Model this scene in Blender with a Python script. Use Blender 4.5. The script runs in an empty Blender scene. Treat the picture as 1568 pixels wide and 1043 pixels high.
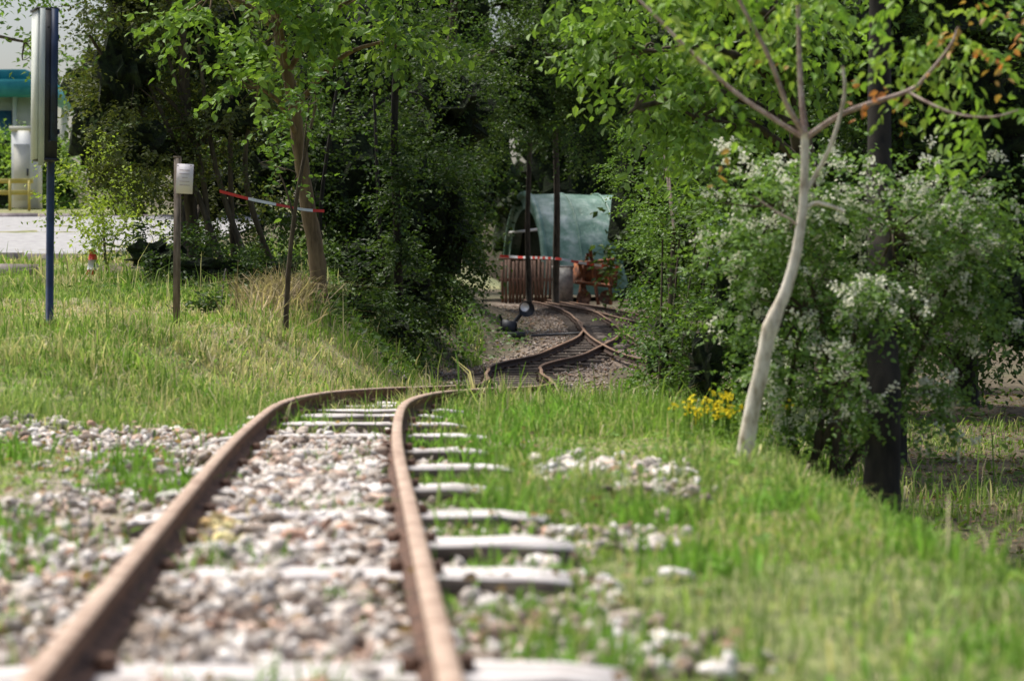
import bpy, math, numpy as np
from mathutils import Vector
rng=np.random.default_rng(7)
scene=bpy.context.scene
# ---------------------------------------------------------------- materials
def newmat(n):
    m=bpy.data.materials.new(n); m.use_nodes=True
    nt=m.node_tree; nt.nodes.clear()
    return m,nt,nt.nodes.new('ShaderNodeOutputMaterial')
def N(nt,t,**k):
    n=nt.nodes.new(t)
    for a,b in k.items(): setattr(n,a,b)
    return n
def leafmat(name,trans=.4,gloss=.03,tint=(1.2,1.25,.6)):
    m,nt,o=newmat(name)
    at=N(nt,'ShaderNodeAttribute',attribute_name='Col')
    d=N(nt,'ShaderNodeBsdfDiffuse'); t=N(nt,'ShaderNodeBsdfTranslucent')
    mul=N(nt,'ShaderNodeMix',data_type='RGBA',blend_type='MULTIPLY'); mul.inputs[0].default_value=1
    mul.inputs[7].default_value=(*tint,1)
    nt.links.new(at.outputs['Color'],mul.inputs[6])
    nt.links.new(at.outputs['Color'],d.inputs[0]); nt.links.new(mul.outputs[2],t.inputs[0])
    a=N(nt,'ShaderNodeMixShader'); a.inputs[0].default_value=trans
    nt.links.new(d.outputs[0],a.inputs[1]); nt.links.new(t.outputs[0],a.inputs[2])
    last=a
    if gloss:
        g=N(nt,'ShaderNodeBsdfGlossy'); g.inputs['Roughness'].default_value=.5
        b=N(nt,'ShaderNodeMixShader'); b.inputs[0].default_value=gloss
        nt.links.new(a.outputs[0],b.inputs[1]); nt.links.new(g.outputs[0],b.inputs[2]); last=b
    nt.links.new(last.outputs[0],o.inputs[0]); return m
def noisemat(name,c1,c2,scale=8,rough=.8,c3=None,bump=.3,attr=False,stretch=(1,1,1),metal=0,bdist=.01,lo=.38,hi=.62):
    m,nt,o=newmat(name)
    p=N(nt,'ShaderNodeBsdfPrincipled'); p.inputs['Roughness'].default_value=rough; p.inputs['Metallic'].default_value=metal
    tc=N(nt,'ShaderNodeTexCoord'); mp=N(nt,'ShaderNodeMapping'); mp.inputs['Scale'].default_value=stretch
    nt.links.new(tc.outputs['Object'],mp.inputs[0])
    nz=N(nt,'ShaderNodeTexNoise'); nz.inputs['Scale'].default_value=scale; nz.inputs['Detail'].default_value=8; nz.inputs['Roughness'].default_value=.65
    nt.links.new(mp.outputs[0],nz.inputs['Vector'])
    r=N(nt,'ShaderNodeValToRGB'); r.color_ramp.elements[0].position=lo; r.color_ramp.elements[1].position=hi
    r.color_ramp.elements[0].color=(*c1,1); r.color_ramp.elements[1].color=(*c2,1)
    if c3:
        e=r.color_ramp.elements.new((lo+hi)/2); e.color=(*c3,1)
    nt.links.new(nz.outputs[0],r.inputs[0]); col=r.outputs[0]
    if attr:
        at=N(nt,'ShaderNodeAttribute',attribute_name='Col')
        mul=N(nt,'ShaderNodeMix',data_type='RGBA',blend_type='MULTIPLY'); mul.inputs[0].default_value=1
        nt.links.new(at.outputs['Color'],mul.inputs[6]); nt.links.new(col,mul.inputs[7]); col=mul.outputs[2]
    nt.links.new(col,p.inputs['Base Color'])
    if bump:
        b=N(nt,'ShaderNodeBump'); b.inputs['Strength'].default_value=bump; b.inputs['Distance'].default_value=bdist
        nt.links.new(nz.outputs[0],b.inputs['Height']); nt.links.new(b.outputs[0],p.inputs['Normal'])
    nt.links.new(p.outputs[0],o.inputs[0]); return m
M_leaf=leafmat('leaf',.36,.03); M_grass=leafmat('grass_blade',.38,0,(1.1,1.18,.66))
M_petal=leafmat('petal',.35,0,(1,1,.95))
M_bark=noisemat('bark',(.045,.032,.02),(.13,.10,.065),14,.9,stretch=(1,1,.25),bump=.6)
M_barkdark=noisemat('bark_dark',(.012,.010,.008),(.04,.032,.024),12,.95,stretch=(1,1,.3),bump=.6)
M_barkbrown=noisemat('bark_brown',(.10,.065,.035),(.24,.165,.09),16,.9,stretch=(1,1,.2),bump=.6)
M_barkpale=noisemat('bark_pale',(.30,.24,.16),(.84,.78,.66),20,.75,c3=(.66,.59,.47),stretch=(1,1,.4),bump=.4,lo=.33,hi=.6,bdist=.004)
M_barktwig=noisemat('bark_young',(.26,.17,.13),(.52,.41,.35),30,.7,bump=.2,bdist=.003)
M_stone=noisemat('ballast_stone',(.56,.54,.51),(1.3,1.28,1.25),40,.85,attr=True,bump=.5,bdist=.004)
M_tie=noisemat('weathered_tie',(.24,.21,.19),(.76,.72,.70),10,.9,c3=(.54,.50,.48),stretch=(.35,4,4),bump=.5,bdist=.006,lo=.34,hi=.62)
M_tieside=noisemat('tie_side',(.05,.04,.032),(.20,.16,.13),12,.9,stretch=(.5,4,4),bump=.5)  # weathered sides, also coloured dark to paint in shade on the front faces
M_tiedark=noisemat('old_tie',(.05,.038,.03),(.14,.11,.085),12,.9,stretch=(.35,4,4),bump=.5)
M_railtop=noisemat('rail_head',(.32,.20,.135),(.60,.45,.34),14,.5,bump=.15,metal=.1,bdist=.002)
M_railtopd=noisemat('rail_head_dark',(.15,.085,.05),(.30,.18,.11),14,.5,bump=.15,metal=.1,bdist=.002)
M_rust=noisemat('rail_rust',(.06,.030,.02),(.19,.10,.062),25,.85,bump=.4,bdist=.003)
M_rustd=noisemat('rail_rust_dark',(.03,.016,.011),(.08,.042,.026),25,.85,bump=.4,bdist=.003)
M_rusto=noisemat('rust_orange',(.05,.018,.010),(.30,.10,.03),8,.85)
M_asph=noisemat('asphalt',(.28,.275,.28),(.38,.375,.37),6,.9,bump=.1)
M_conc=noisemat('concrete',(.28,.27,.26),(.5,.48,.45),9,.9)
M_kerb=noisemat('kerb_stone',(.35,.28,.26),(.6,.5,.47),6,.9)
M_navy=noisemat('navy_paint',(.008,.018,.05),(.02,.045,.11),7,.4,bump=.05)
M_black=noisemat('dark_paint',(.012,.013,.018),(.03,.032,.04),7,.5,bump=.05)
M_lgrey=noisemat('light_grey_panel',(.50,.53,.48),(.62,.65,.60),3,.5,bump=.05)
M_white=noisemat('white_paint',(.7,.7,.7),(.82,.82,.82),5,.5,bump=.02)
M_paper=noisemat('paper',(.80,.71,.72),(.86,.80,.81),5,.6,bump=.02)
M_ink=noisemat('ink',(.45,.35,.38),(.6,.5,.52),60,.7,bump=0)
M_red=noisemat('red_plastic',(.6,.03,.02),(.75,.06,.03),5,.5,bump=.02)
M_postwood=noisemat('grey_wood',(.10,.075,.055),(.24,.19,.15),20,.9,stretch=(3,3,.4))
M_slat=noisemat('brown_slat',(.10,.05,.03),(.26,.15,.10),12,.8,stretch=(3,3,.5))
M_teal=noisemat('teal_roof',(.02,.26,.30),(.05,.38,.42),2,.5,bump=.02)
M_glassb=noisemat('blue_glass',(.03,.09,.16),(.06,.16,.26),2,.15,bump=0)
M_cream=noisemat('cream_wall',(.6,.58,.5),(.75,.72,.64),2,.8,bump=.05)
M_yellow=noisemat('yellow_paint',(.65,.5,.12),(.8,.66,.2),3,.6,bump=.02)
M_shade=noisemat('shade_fill',(.003,.006,.002),(.03,.05,.012),14,1,bump=.8,bdist=.1)  # near-black green that paints in shade inside crowns and the tunnel mouth
M_plastic=noisemat('tunnel_plastic',(.06,.15,.10),(.55,.66,.60),1.5,.35,c3=(.18,.32,.24),bump=.5,bdist=.15,lo=.32,hi=.68)

# ---------------------------------------------------------------- mesh utils
def link(o): scene.collection.objects.link(o); return o
def mesh_np(name,V,parts,mats,col=None,smooth=False,obj=True):
    V=np.asarray(V,dtype=np.float32)
    me=bpy.data.meshes.new(name)
    me.vertices.add(len(V)); me.vertices.foreach_set('co',V.ravel())
    loops=np.concatenate([p[0].ravel() for p in parts]).astype(np.int32)
    tot=np.concatenate([np.full(len(p[0]),p[0].shape[1]) for p in parts]).astype(np.int32)
    mi=np.concatenate([np.full(len(p[0]),p[1]) for p in parts]).astype(np.int32)
    st=np.concatenate([[0],np.cumsum(tot)[:-1]]).astype(np.int32)
    me.loops.add(len(loops)); me.loops.foreach_set('vertex_index',loops)
    me.polygons.add(len(tot)); me.polygons.foreach_set('loop_start',st)
    try: me.polygons.foreach_set('loop_total',tot)
    except Exception: pass
    me.polygons.foreach_set('material_index',mi)
    for m in mats: me.materials.append(m)
    if col is not None:
        a=me.color_attributes.new('Col','FLOAT_COLOR','POINT')
        c=np.ones((len(V),4),dtype=np.float32); c[:,:3]=col; a.data.foreach_set('color',c.ravel())
    if smooth is not False:
        smm=np.isin(mi,smooth) if not smooth is True else np.ones(len(tot),bool)
        me.polygons.foreach_set('use_smooth',smm)
    me.update(calc_edges=True); me.validate()
    o=bpy.data.objects.new(name,me)
    return link(o)
class Acc:
    def __init__(s): s.V=[];s.P=[];s.C=[];s.n=0
    def add(s,V,F,mi=0,C=(1,1,1)):
        V=np.asarray(V,float).reshape(-1,3); F=np.asarray(F,int)
        s.V.append(V); s.P.append((F+s.n,mi)); s.C.append(np.broadcast_to(np.asarray(C,float),(len(V),3))); s.n+=len(V)
    def box(s,c,size,mi=0,rot=None,ax=None):
        h=np.array(size)/2
        v=np.array([[x,y,z] for x in(-1,1) for y in(-1,1) for z in(-1,1)])*h
        if rot is not None:
            from mathutils import Euler
            R=np.array(Euler(rot).to_matrix()); v=v@R.T
        f=[[0,1,3,2],[4,6,7,5],[0,4,5,1],[2,3,7,6],[0,2,6,4],[1,5,7,3]]
        s.add(v+np.array(c),f,mi)
    def tube(s,pts,rad,mi=0,seg=8,wob=0,C=(1,1,1),cap=True):
        pts=np.asarray(pts,float); rad=np.broadcast_to(np.asarray(rad,float),(len(pts),))
        T=np.gradient(pts,axis=0); T/=np.linalg.norm(T,axis=1)[:,None]+1e-9
        ref=np.array([0,1,0]) if abs(T[0][1])<.8 else np.array([1,0,0])
        A=np.cross(T,ref); A/=np.linalg.norm(A,axis=1)[:,None]+1e-9; B=np.cross(T,A)
        th=np.linspace(0,2*np.pi,seg,endpoint=False)
        rr=rad[:,None]*(1+wob*rng.normal(size=(len(pts),seg)))
        V=pts[:,None]+rr[...,None]*(A[:,None]*np.cos(th)[None,:,None]+B[:,None]*np.sin(th)[None,:,None])
        i=np.arange(len(pts)-1)[:,None]*seg; j=np.arange(seg)[None]; k=(j+1)%seg
        F=np.stack([i+j,i+k,i+seg+k,i+seg+j],-1).reshape(-1,4)
        s.add(V.reshape(-1,3),F,mi,C)
        if cap:
            base=s.n-len(pts)*seg
            s.P.append((np.array([[base+q for q in range(seg)]]),mi)); s.P.append((np.array([[base+(len(pts)-1)*seg+q for q in range(seg)][::-1]]),mi))
    def obj(s,name,mats,smooth=False):
        return mesh_np(name,np.concatenate(s.V),s.P,mats,np.concatenate(s.C),smooth)
def catm(P,n=6):
    P=np.asarray(P,float); Q=np.vstack([2*P[0]-P[1],P,2*P[-1]-P[-2]]); out=[]
    for i in range(1,len(Q)-2):
        for t in np.linspace(0,1,n,endpoint=False):
            a,b,c,d=Q[i-1],Q[i],Q[i+1],Q[i+2]
            out.append(.5*((2*b)+(-a+c)*t+(2*a-5*b+4*c-d)*t*t+(-a+3*b-3*c+d)*t**3))
    out.append(Q[-2]); return np.array(out)
def unit(a): return a/(np.linalg.norm(a,axis=-1,keepdims=True)+1e-9)
def sm(t): t=np.clip(t,0,1); return t*t*(3-2*t)
_k=[(rng.normal(size=2)*f,rng.random()*6.28,1/f**.6) for f in (.8,1.3,2.1,3.3,5,7.5,11) for _ in range(3)]
def fn(x,y):
    r=0;w=0
    for k,p,a in _k: r=r+a*np.sin(k[0]*x+k[1]*y+p); w+=a*a*.5
    return r/np.sqrt(w)

# ---------------------------------------------------------------- terrain
TX=np.array([(-8,.42),(-5,.2),(0,-.17),(3.05,-.386),(4.5,-.49),(5.93,-.59),(7.36,-.69),(8.5,-.755),(9.5,-.80),(10.4,-.82),(11.5,-.77),(12.5,-.64),(13.8,-.42),(15.5,-.14),(17.5,.02),(19,.08),(21,.06),(23.5,0),(25.2,-.02),(26.3,.06),(27.2,.26),(28.3,.56),(30,.93),(31.6,1.18),(33.2,1.36),(35,1.46),(38,1.5),(42,1.5),(46,1.42),(49,1.22),(52,.95),(55,.6),(60,.3),(600,.3)])
TZ=np.array([(-20,0),(9.3,0),(10.4,.01),(12,-.02),(13.5,-.07),(15,-.13),(18,-.24),(20,-.30),(22,-.345),(24,-.375),(26,-.38),(28,-.34),(31,-.23),(35,-.12),(42,-.015),(48,.12),(54,.23),(62,.4),(80,.7),(900,.7)])
def xt(y): return np.interp(y,TX[:,0],TX[:,1])
def zt(y): return np.interp(y,TZ[:,0],TZ[:,1])
LB=np.array([(-20,-.17),(5,-.13),(8,-.10),(10,-.03),(14,.22),(16,.30),(19,.50),(25,.73),(30,1.0),(45,2.05),(70,3.1),(100,3.5),(900,3.5)])
RB=np.array([(-20,-.85),(12,-.78),(22,-.66),(30,-.35),(45,.2),(70,.9),(900,1.2)])
def hz(x,y,det=True):
    x=np.asarray(x,float); y=np.asarray(y,float)
    s=x-xt(y); base=zt(y)-.14
    wl=sm((-s-.6-.035*np.clip(y-18,0,14))/(1.3+np.clip(y-25,0,40)*.12))
    wr=sm((s-1.45)/(1.75+np.clip(y-25,0,40)*.1))
    z=base*(1-wl-wr)+wl*np.interp(y,LB[:,0],LB[:,1])+wr*np.interp(y,RB[:,0],RB[:,1])
    if det:
        a=np.clip((np.abs(s)-.5)/1.0,0,1)
        z=z+a*.024*fn(x*1.2,y*1.2)
    return z
def hs(x,y): return float(hz(x,y))
ys=np.concatenate([np.arange(-8,1.5,.5),np.arange(1.5,14,.07),np.arange(14,34,.16),np.arange(34,80,.6),np.geomspace(80,900,26)])
xr=np.concatenate([np.arange(0,4.2,.07),np.arange(4.2,9,.25),np.geomspace(9,700,34)])
xs=np.concatenate([-xr[:0:-1],xr])
X,Y=np.meshgrid(xs,ys); Z=hz(X,Y)
S=X-xt(Y)
gcol=np.zeros(X.shape+(3,))
grass=np.array([.17,.20,.07]); bed=np.array([.31,.265,.22]); litter=np.array([.10,.08,.048]); fbed=np.array([.19,.15,.12])
nz=fn(X,Y)[...,None]
gcol[:]=grass
m=sm((.35*nz[...,0]+.5)); gcol=gcol*(1-.5*m[...,None])+np.array([.34,.28,.17])*.5*m[...,None]
wb=(sm((1.15-np.abs(S+.15)+.15*nz[...,0])/.5)*(Y<13.5))[...,None]; gcol=gcol*(1-wb)+bed*wb
wf=(sm((1.25-np.abs(S))/.4)*sm((Y-18)/3)*(1-sm((Y-55)/4)))[...,None]
lit=np.clip(sm((Y-19.5)/2.5)*((X>-4.6)|(Y<28))*1.0*(Y<75)*(X>-5.0)+sm((S-2.1)/.6)*(Y<60),0,1)[...,None]
gcol=gcol*(1-lit)+(litter*(1-.4*sm(nz*.7))+np.array([.05,.075,.02])*.5*sm(nz*.7))*lit
gcol=gcol*(1-wf)+fbed*wf
nx,ny=len(xs),len(ys)
i=np.arange(ny-1)[:,None]*nx; j=np.arange(nx-1)[None]
F=np.stack([i+j,i+j+1,i+nx+j+1,i+nx+j],-1).reshape(-1,4)
M_ground=noisemat('ground_soil',(.5,.5,.45),(1.35,1.3,1.25),9,.95,attr=True,bump=.7,bdist=.03)
mesh_np('ground',np.stack([X,Y,Z],-1).reshape(-1,3),[(F,0)],[M_ground],gcol.reshape(-1,3),smooth=True)

# ---------------------------------------------------------------- track
def resample(P,step):
    P=np.asarray(P); d=np.concatenate([[0],np.cumsum(np.linalg.norm(np.diff(P,axis=0),axis=1))])
    t=np.arange(0,d[-1],step); return np.stack([np.interp(t,d,P[:,k]) for k in range(P.shape[1])],1)
def smooth_path(P,w=9):
    k=np.ones(w)/w; Q=P.copy()
    for c in range(P.shape[1]):
        e=np.pad(P[:,c],(w//2,w//2),mode='edge')
        e[:w//2]=2*P[0,c]-P[1:w//2+1,c][::-1]; e[-(w//2):]=2*P[-1,c]-P[-w//2:-1,c][::-1][:w//2]
        Q[:,c]=np.convolve(e,k,'valid')
    return Q
def make_track(name,cl,tie_list=None,dark=False,tiedark=None,win=9,wobble=0):
    if tiedark is None: tiedark=dark
    A=Acc(); P=smooth_path(resample(cl,.12),win)
    if wobble: P[:,0]+=wobble*np.interp(P[:,1],np.arange(0,80,1.3),rng.normal(size=62)); P=smooth_path(P,5)
    T=unit(np.gradient(P,axis=0)); Sd=unit(np.stack([T[:,1],-T[:,0],0*T[:,0]],1)); U=np.array([0,0,1.])
    prof=np.array([(-.035,-.085),(-.035,-.076),(-.008,-.066),(-.007,-.03),(-.019,-.022),(-.020,-.006),(-.014,0),(.014,0),(.020,-.006),(.019,-.022),(.007,-.03),(.008,-.066),(.035,-.076),(.035,-.085)])
    n=len(prof)
    for sd in(-.3,.3):
        C=P+Sd*sd
        V=C[:,None]+Sd[:,None]*prof[None,:,:1]+U*prof[None,:,1:2]
        ii=np.arange(len(P)-1)[:,None]*n
        for k in range(n):
            k2=(k+1)%n
            F=np.stack([ii[:,0]+k,ii[:,0]+n+k,ii[:,0]+n+k2,ii[:,0]+k2],1)
            if k==0: b=A.n; A.add(V.reshape(-1,3),F,0)
            else: A.P.append((F+b,1 if k in(5,6,7) else 0))
    if tie_list is None: tie_list=[]
    for (yy,xl,xr_,w) in tie_list:
        k=np.argmin(abs(P[:,1]-yy)); z=P[k,2]-.083
        L=xr_-xl; cx=(xr_+xl)/2; th=.10
        seg=11; V=[];
        ang=math.atan2(-T[k,0],T[k,1])*.5+rng.normal()*.02; e1=rng.normal()*.006
        for q in range(seg):
            u=-L/2+L*q/(seg-1); en=.012*(q in(0,seg-1))
            for (a,b) in((-w/2,-th),(-w/2,-.008),(-w/2+.012,0),(w/2-.012,0),(w/2,-.008),(w/2,-th)):
                V.append((cx+u*math.cos(ang)-a*math.sin(ang)+rng.normal()*.003,yy+u*math.sin(ang)+a*math.cos(ang)+rng.normal()*.004,z+b+rng.normal()*.002-en+e1*u))
        ii=np.arange(seg-1)[:,None]*6; b=A.n
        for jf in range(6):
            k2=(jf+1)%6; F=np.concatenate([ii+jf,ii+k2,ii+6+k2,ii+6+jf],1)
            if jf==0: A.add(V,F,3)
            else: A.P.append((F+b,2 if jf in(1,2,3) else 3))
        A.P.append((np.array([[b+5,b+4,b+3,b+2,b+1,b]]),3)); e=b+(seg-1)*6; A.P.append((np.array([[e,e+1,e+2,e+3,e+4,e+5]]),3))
        for sd in(-.3,.3):
            for q in(-1,1):
                px=P[k,0]+sd+q*.045
                if xl<px<xr_: A.box((px,yy+rng.normal()*.01,z+.012),(.03,.05,.024),0)
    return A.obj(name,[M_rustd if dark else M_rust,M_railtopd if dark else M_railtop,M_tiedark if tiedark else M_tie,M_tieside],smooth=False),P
yy=np.concatenate([np.arange(-6,15.8,.25)])
cl=np.stack([xt(yy),yy,zt(yy)],1)
ties=[]
for y0,xr_ in [(1.6,.25),(2.4,.22),(3.0,.18),(3.6,.19),(4.85,.13),(5.4,.15),(6.1,.085),(6.9,-.08),(7.7,.014),(8.5,-.10),(9.35,-.11),(10.1,-.2)]:
    xl=xt(y0)-.47 if y0 not in(4.85,) else xt(y0)-.27
    ties.append((y0,xl,xr_,.17 if y0<8 else .15))
y0=10.8
while y0<15.5: 
    ties.append((y0,xt(y0)-.48+rng.normal()*.04,xt(y0)+.48+rng.normal()*.04,.13)); y0+=.7
make_track('railway_track',cl,ties)
def farties(P):
    return [(p[1],p[0]-.5+rng.normal()*.04,p[0]+.5+rng.normal()*.04,.14) for p in resample(P,.65)]
y2=np.arange(15.75,55,.2); cl2=np.stack([xt(y2),y2,zt(y2)+.0],1)
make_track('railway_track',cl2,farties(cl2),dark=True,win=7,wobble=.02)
def alongz(pts,off=.004): 
    Q=catm([(a,b,0) for a,b in pts],8); Q[:,2]=zt(Q[:,1])+off; return Q
c3=alongz([(1.5,39.5),(1.47,37),(1.46,34.5),(1.50,32.2),(1.60,30.3),(1.76,28.6),(2.1,26.5)])
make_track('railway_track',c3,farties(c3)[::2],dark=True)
c4=alongz([(1.10,52.5),(1.5,49.5),(1.9,46.5),(2.25,43),(2.6,38)])
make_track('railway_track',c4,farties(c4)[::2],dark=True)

# ---------------------------------------------------------------- ballast stones
import bmesh
def ico(sub):
    b=bmesh.new(); bmesh.ops.create_icosphere(b,subdivisions=sub,radius=1)
    V=np.array([v.co[:] for v in b.verts]); F=np.array([[v.index for v in f.verts] for f in b.faces]); b.free(); return V,F
I1=ico(1); I2=ico(2); I3=ico(3)
def stones(name,pos,rad,cols,base,mat=M_stone):
    V0,F0=base; n=len(pos); nv=len(V0)
    var=[]
    for _ in range(18):
        s=np.ones(nv)
        for _ in range(9):
            d=unit(rng.normal(size=3)); q=V0@d; c=rng.uniform(.35,.72); s=np.where(q>c,s*c/np.maximum(q,1e-3),s)
        var.append(V0*s[:,None]*rng.uniform(.75,1.55,3)*(1+rng.normal(size=(nv,1))*.03))
    var=np.array(var)[rng.integers(18,size=n)]
    q=unit(rng.normal(size=(n,4))); w,x,y,z=q.T
    R=np.stack([1-2*(y*y+z*z),2*(x*y-z*w),2*(x*z+y*w),2*(x*y+z*w),1-2*(x*x+z*z),2*(y*z-x*w),2*(x*z-y*w),2*(y*z+x*w),1-2*(x*x+y*y)],1).reshape(n,3,3)
    V=np.einsum('nij,nvj->nvi',R,var)*rad[:,None,None]*np.array([1,1,.85])+pos[:,None]
    F=(F0[None]+np.arange(n)[:,None,None]*nv).reshape(-1,3)
    return mesh_np(name,V.reshape(-1,3),[(F,0)],[mat],np.repeat(cols,nv,0))
def stonecol(n):
    pal=np.array([(.68,.62,.57),(.50,.43,.37),(.76,.73,.70),(.28,.22,.18),(.66,.50,.41),(.42,.38,.35),(.80,.77,.75),(.58,.36,.26)])
    p=np.array([.20,.17,.20,.14,.1,.09,.07,.03]); 
    return pal[rng.choice(len(pal),n,p=p)]*rng.uniform(.72,1.12,(n,1))
pos=[];rad=[]
def addst(n,y0,y1,s0,s1,r0,r1,z0,z1,prob=lambda s,y,x:np.ones_like(s),ontie=True):
    y=rng.uniform(y0,y1,n); s=rng.uniform(s0,s1,n); x=xt(y)+s
    k=rng.random(n)<prob(s,y,x); y,s,x=y[k],s[k],x[k]
    if ontie:
        for t in(3.6,4.85,3.0): 
            k=~((abs(y-t)<.10)&(x>xt(y)-.45)&(x<.2)&(rng.random(len(y))<.93)); y,s,x=y[k],s[k],x[k]
    k=(abs(abs(s)-.3)>.04); y,s,x=y[k],s[k],x[k]
    r=r0+(r1-r0)*rng.random(len(y))**1.8; z=zt(y)+rng.uniform(z0,z1,len(y))
    g=hz(x,y)+r*.4; z=np.maximum(z,g)
    pos.append(np.stack([x,y,z],1)); rad.append(r)
addst(9500,1.5,9.6,-.27,.27,.014,.038,-.135,-.085,lambda s,y,x:1-.45*sm((y-7.5)/2)-.35*(fn(x*2,y*2)>.7))
addst(7800,1.5,10.0,-1.5,-.34,.013,.040,-.14,-.11,lambda s,y,x:sm((s+1.35-.22*sm((y-6)/2)+.35*fn(x*1.5,y*1.5))/.5)*(1-.8*sm(fn(x+5,y)-.05)))
addst(4800,1.5,9.0,.34,1.1,.012,.036,-.165,-.13,lambda s,y,x:np.where(y<6,sm((.76-s+.22*fn(x*1.5,y*1.5))/.3)*.8,.4*sm(fn(x*2,y*2))))
addst(1500,6.6,8.3,.75,1.35,.018,.046,-.14,-.07,lambda s,y,x:np.exp(-((s-1.05)/.2)**2-((y-7.4)/.5)**2))
P_=np.concatenate(pos); R_=np.concatenate(rad)
C_=stonecol(len(P_)); moss=(fn(P_[:,0]*1.3+9,P_[:,1]*1.1-4)>.95)&(rng.random(len(P_))<.7)
C_[moss]=C_[moss]*np.array([.98,.90,.48]); 
stones('ballast_stones',P_,R_,C_,I2)
n=11000; y=rng.uniform(18,54,n); s=rng.normal(-.1,.65,n); k=np.abs(s)<1.6; y=y[k];s=s[k]; x=xt(y)+s; r=rng.uniform(.012,.036,len(y))
cc=stonecol(len(y))*.62*np.array([1.0,.92,.85])
stones('ballast_gravel',np.stack([x,y,hz(x,y)+r*.4],1),r,cc,I1)

# ---------------------------------------------------------------- grass
def blades(x,y,h,w,cols,lean=.6,z=None):
    n=len(x); z=hz(x,y)-.005 if z is None else z
    th=rng.uniform(0,6.283,n); W=np.stack([np.cos(th),np.sin(th),0*th],1)
    la=rng.uniform(0,6.283,n); ln=np.abs(rng.normal(0,lean,n)); D=np.stack([np.cos(la),np.sin(la),0*la],1)*ln[:,None]
    b=np.stack([x,y,z],1); U=np.array([0,0,1.])
    hh=h[:,None]
    m=b+(U*.6+D*.3)*hh; t=b+(U*(1-.35*np.minimum(ln,1.6))[:,None]+D*.9)*hh
    w=w[:,None]
    V=np.stack([b-W*w/2,b+W*w/2,m+W*w*.45,m-W*w*.45,t+W*w*.08,t-W*w*.08],1)
    F0=np.array([[0,1,2,3],[3,2,4,5]]); F=(F0[None]+np.arange(n)[:,None,None]*6).reshape(-1,4)
    return V.reshape(-1,3),F,np.repeat(cols,6,0)
def gcolr(n,x,y,straw=.1):
    pal=np.array([(.24,.39,.08),(.33,.46,.12),(.16,.29,.06),(.43,.51,.20),(.31,.43,.15)])
    k=np.clip((fn(x*.9+3,y*.9)*1.1+2+rng.normal(0,1,n)),0,4).astype(int)
    c=pal[k]*rng.uniform(.65,1.25,(n,1)); s=rng.random(n)<straw
    c[s]=np.array([.66,.58,.38])*rng.uniform(.7,1.15,(s.sum(),1)); return c
def dens(x,y):
    s=x-xt(y); f=fn(x*1.6,y*1.6); g=fn(x*1.4+7,y*1.1)
    R=sm((s-.50+.22*f)/.3); L=sm((-s-.75+.45*f)/.5)
    d=np.maximum(R,L)
    mid=np.where(np.abs(s)<.8,.06+.34*sm((f-.7)/.5),0); d=np.maximum(d,mid)
    d=np.maximum(d,sm((y-9.6+.3*f)/1.6)*np.where(np.abs(s)<.3,.5,1.0))
    d=d*np.where(y>16.5,sm((np.abs(s)-.75+.2*f)/.4),1)
    d=d*(.30+.70*sm(g*.6+.65))
    d=d*np.where(s>2.5,.18,1)
    return d
VV=[];FF=[];CC=[];off=0
def addbl(v):
    global off
    VV.append(v[0]);FF.append(v[1]+off);CC.append(v[2]);off+=len(v[0])
for (ya,yb,de,hm,wm) in [(1.6,7,4600,.036,.0052),(7,12,4000,.042,.0058),(12,20,2200,.055,.008),(20,31,520,.075,.013)]:
    wmax=.31*yb+.9; n=int((yb-ya)*2*wmax*de); y=rng.uniform(ya,yb,n); x=rng.uniform(-wmax,wmax,n)
    k=(np.abs(x)<.29*y+.7)&(rng.random(n)<dens(x,y)); 
    if ya>=20: k&=~((x<-5)&(y>28))&(x<-.4)
    x,y=x[k],y[k]; n=len(x)
    tuft=np.clip(fn(x*3.2+2,y*3.2),-1,2.4)
    h=hm*np.exp(rng.normal(0,.42,n))*(1+.65*tuft)
    dry=sm((fn(x*1.1-3,y*.9+2)+.0)/1.2)
    st=rng.random(n)<.10+.30*dry*(x<0)+.22*dry
    c=gcolr(n,x,y,0)*(1-.12*np.clip(tuft,-1,1))[:,None]; c[st]=np.array([.66,.59,.38])*rng.uniform(.6,1.15,(st.sum(),1))
    addbl(blades(x,y,h,wm*rng.uniform(.6,1.5,n),c,lean=.8))
tx=[(-1.25,5.6,.13),(-.05,6.3,.16),(-1.15,4.3,.12),(-.35,3.4,.12),(-.30,3.2,.10),(-1.2,9.6,.15),(-1.45,8.2,.14),(-1.3,7.2,.14),(-.03,8.9,.15),(.02,9.8,.17),(.1,10.5,.17),(.3,11,.17),(-.25,10.6,.15),(-.64,5.0,.12),(.15,8.0,.15),(.12,3.9,.11),(-.02,5.0,.10),(.2,7.0,.12),(-1.7,6.5,.15),(-1.0,10.3,.13),(-1.05,7.0,.15),(-1.25,5.0,.14),(-.55,6.3,.10),(.05,4.4,.09),(-.8,3.7,.07),(-1.0,3.2,.08),(.45,5.2,.12),(.35,6.2,.12),(-.15,7.3,.12),(-.1,8.1,.13),(-.05,5.75,.11),(-.2,9.0,.12),(-.55,7.6,.09),(-.95,8.6,.08),(-.35,4.5,.08),(.9,4.2,.10),(.7,3.6,.08),(1.1,5.6,.12),(.8,6.4,.12),(1.3,7.2,.13),(-2.0,8.5,.13),(-1.5,6.0,.12),(-.45,9.2,.1),(-.7,8.3,.1)]
for a,b,h in tx:
    n=120; x=a+rng.normal(0,.08,n); y=b+rng.normal(0,.12,n)
    addbl(blades(x,y,h*rng.uniform(.3,1.1,n),rng.uniform(.005,.012,n),np.array([.18,.33,.065])*rng.uniform(.6,1.5,(n,1)),lean=.8))
n=7500; y=rng.uniform(8.5,14,n); x=-.82+rng.uniform(.55,2.2,n)+.05*(y-8); k=rng.random(n)<sm(fn(x*2,y*2)+.2); x=x[k];y=y[k]
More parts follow.
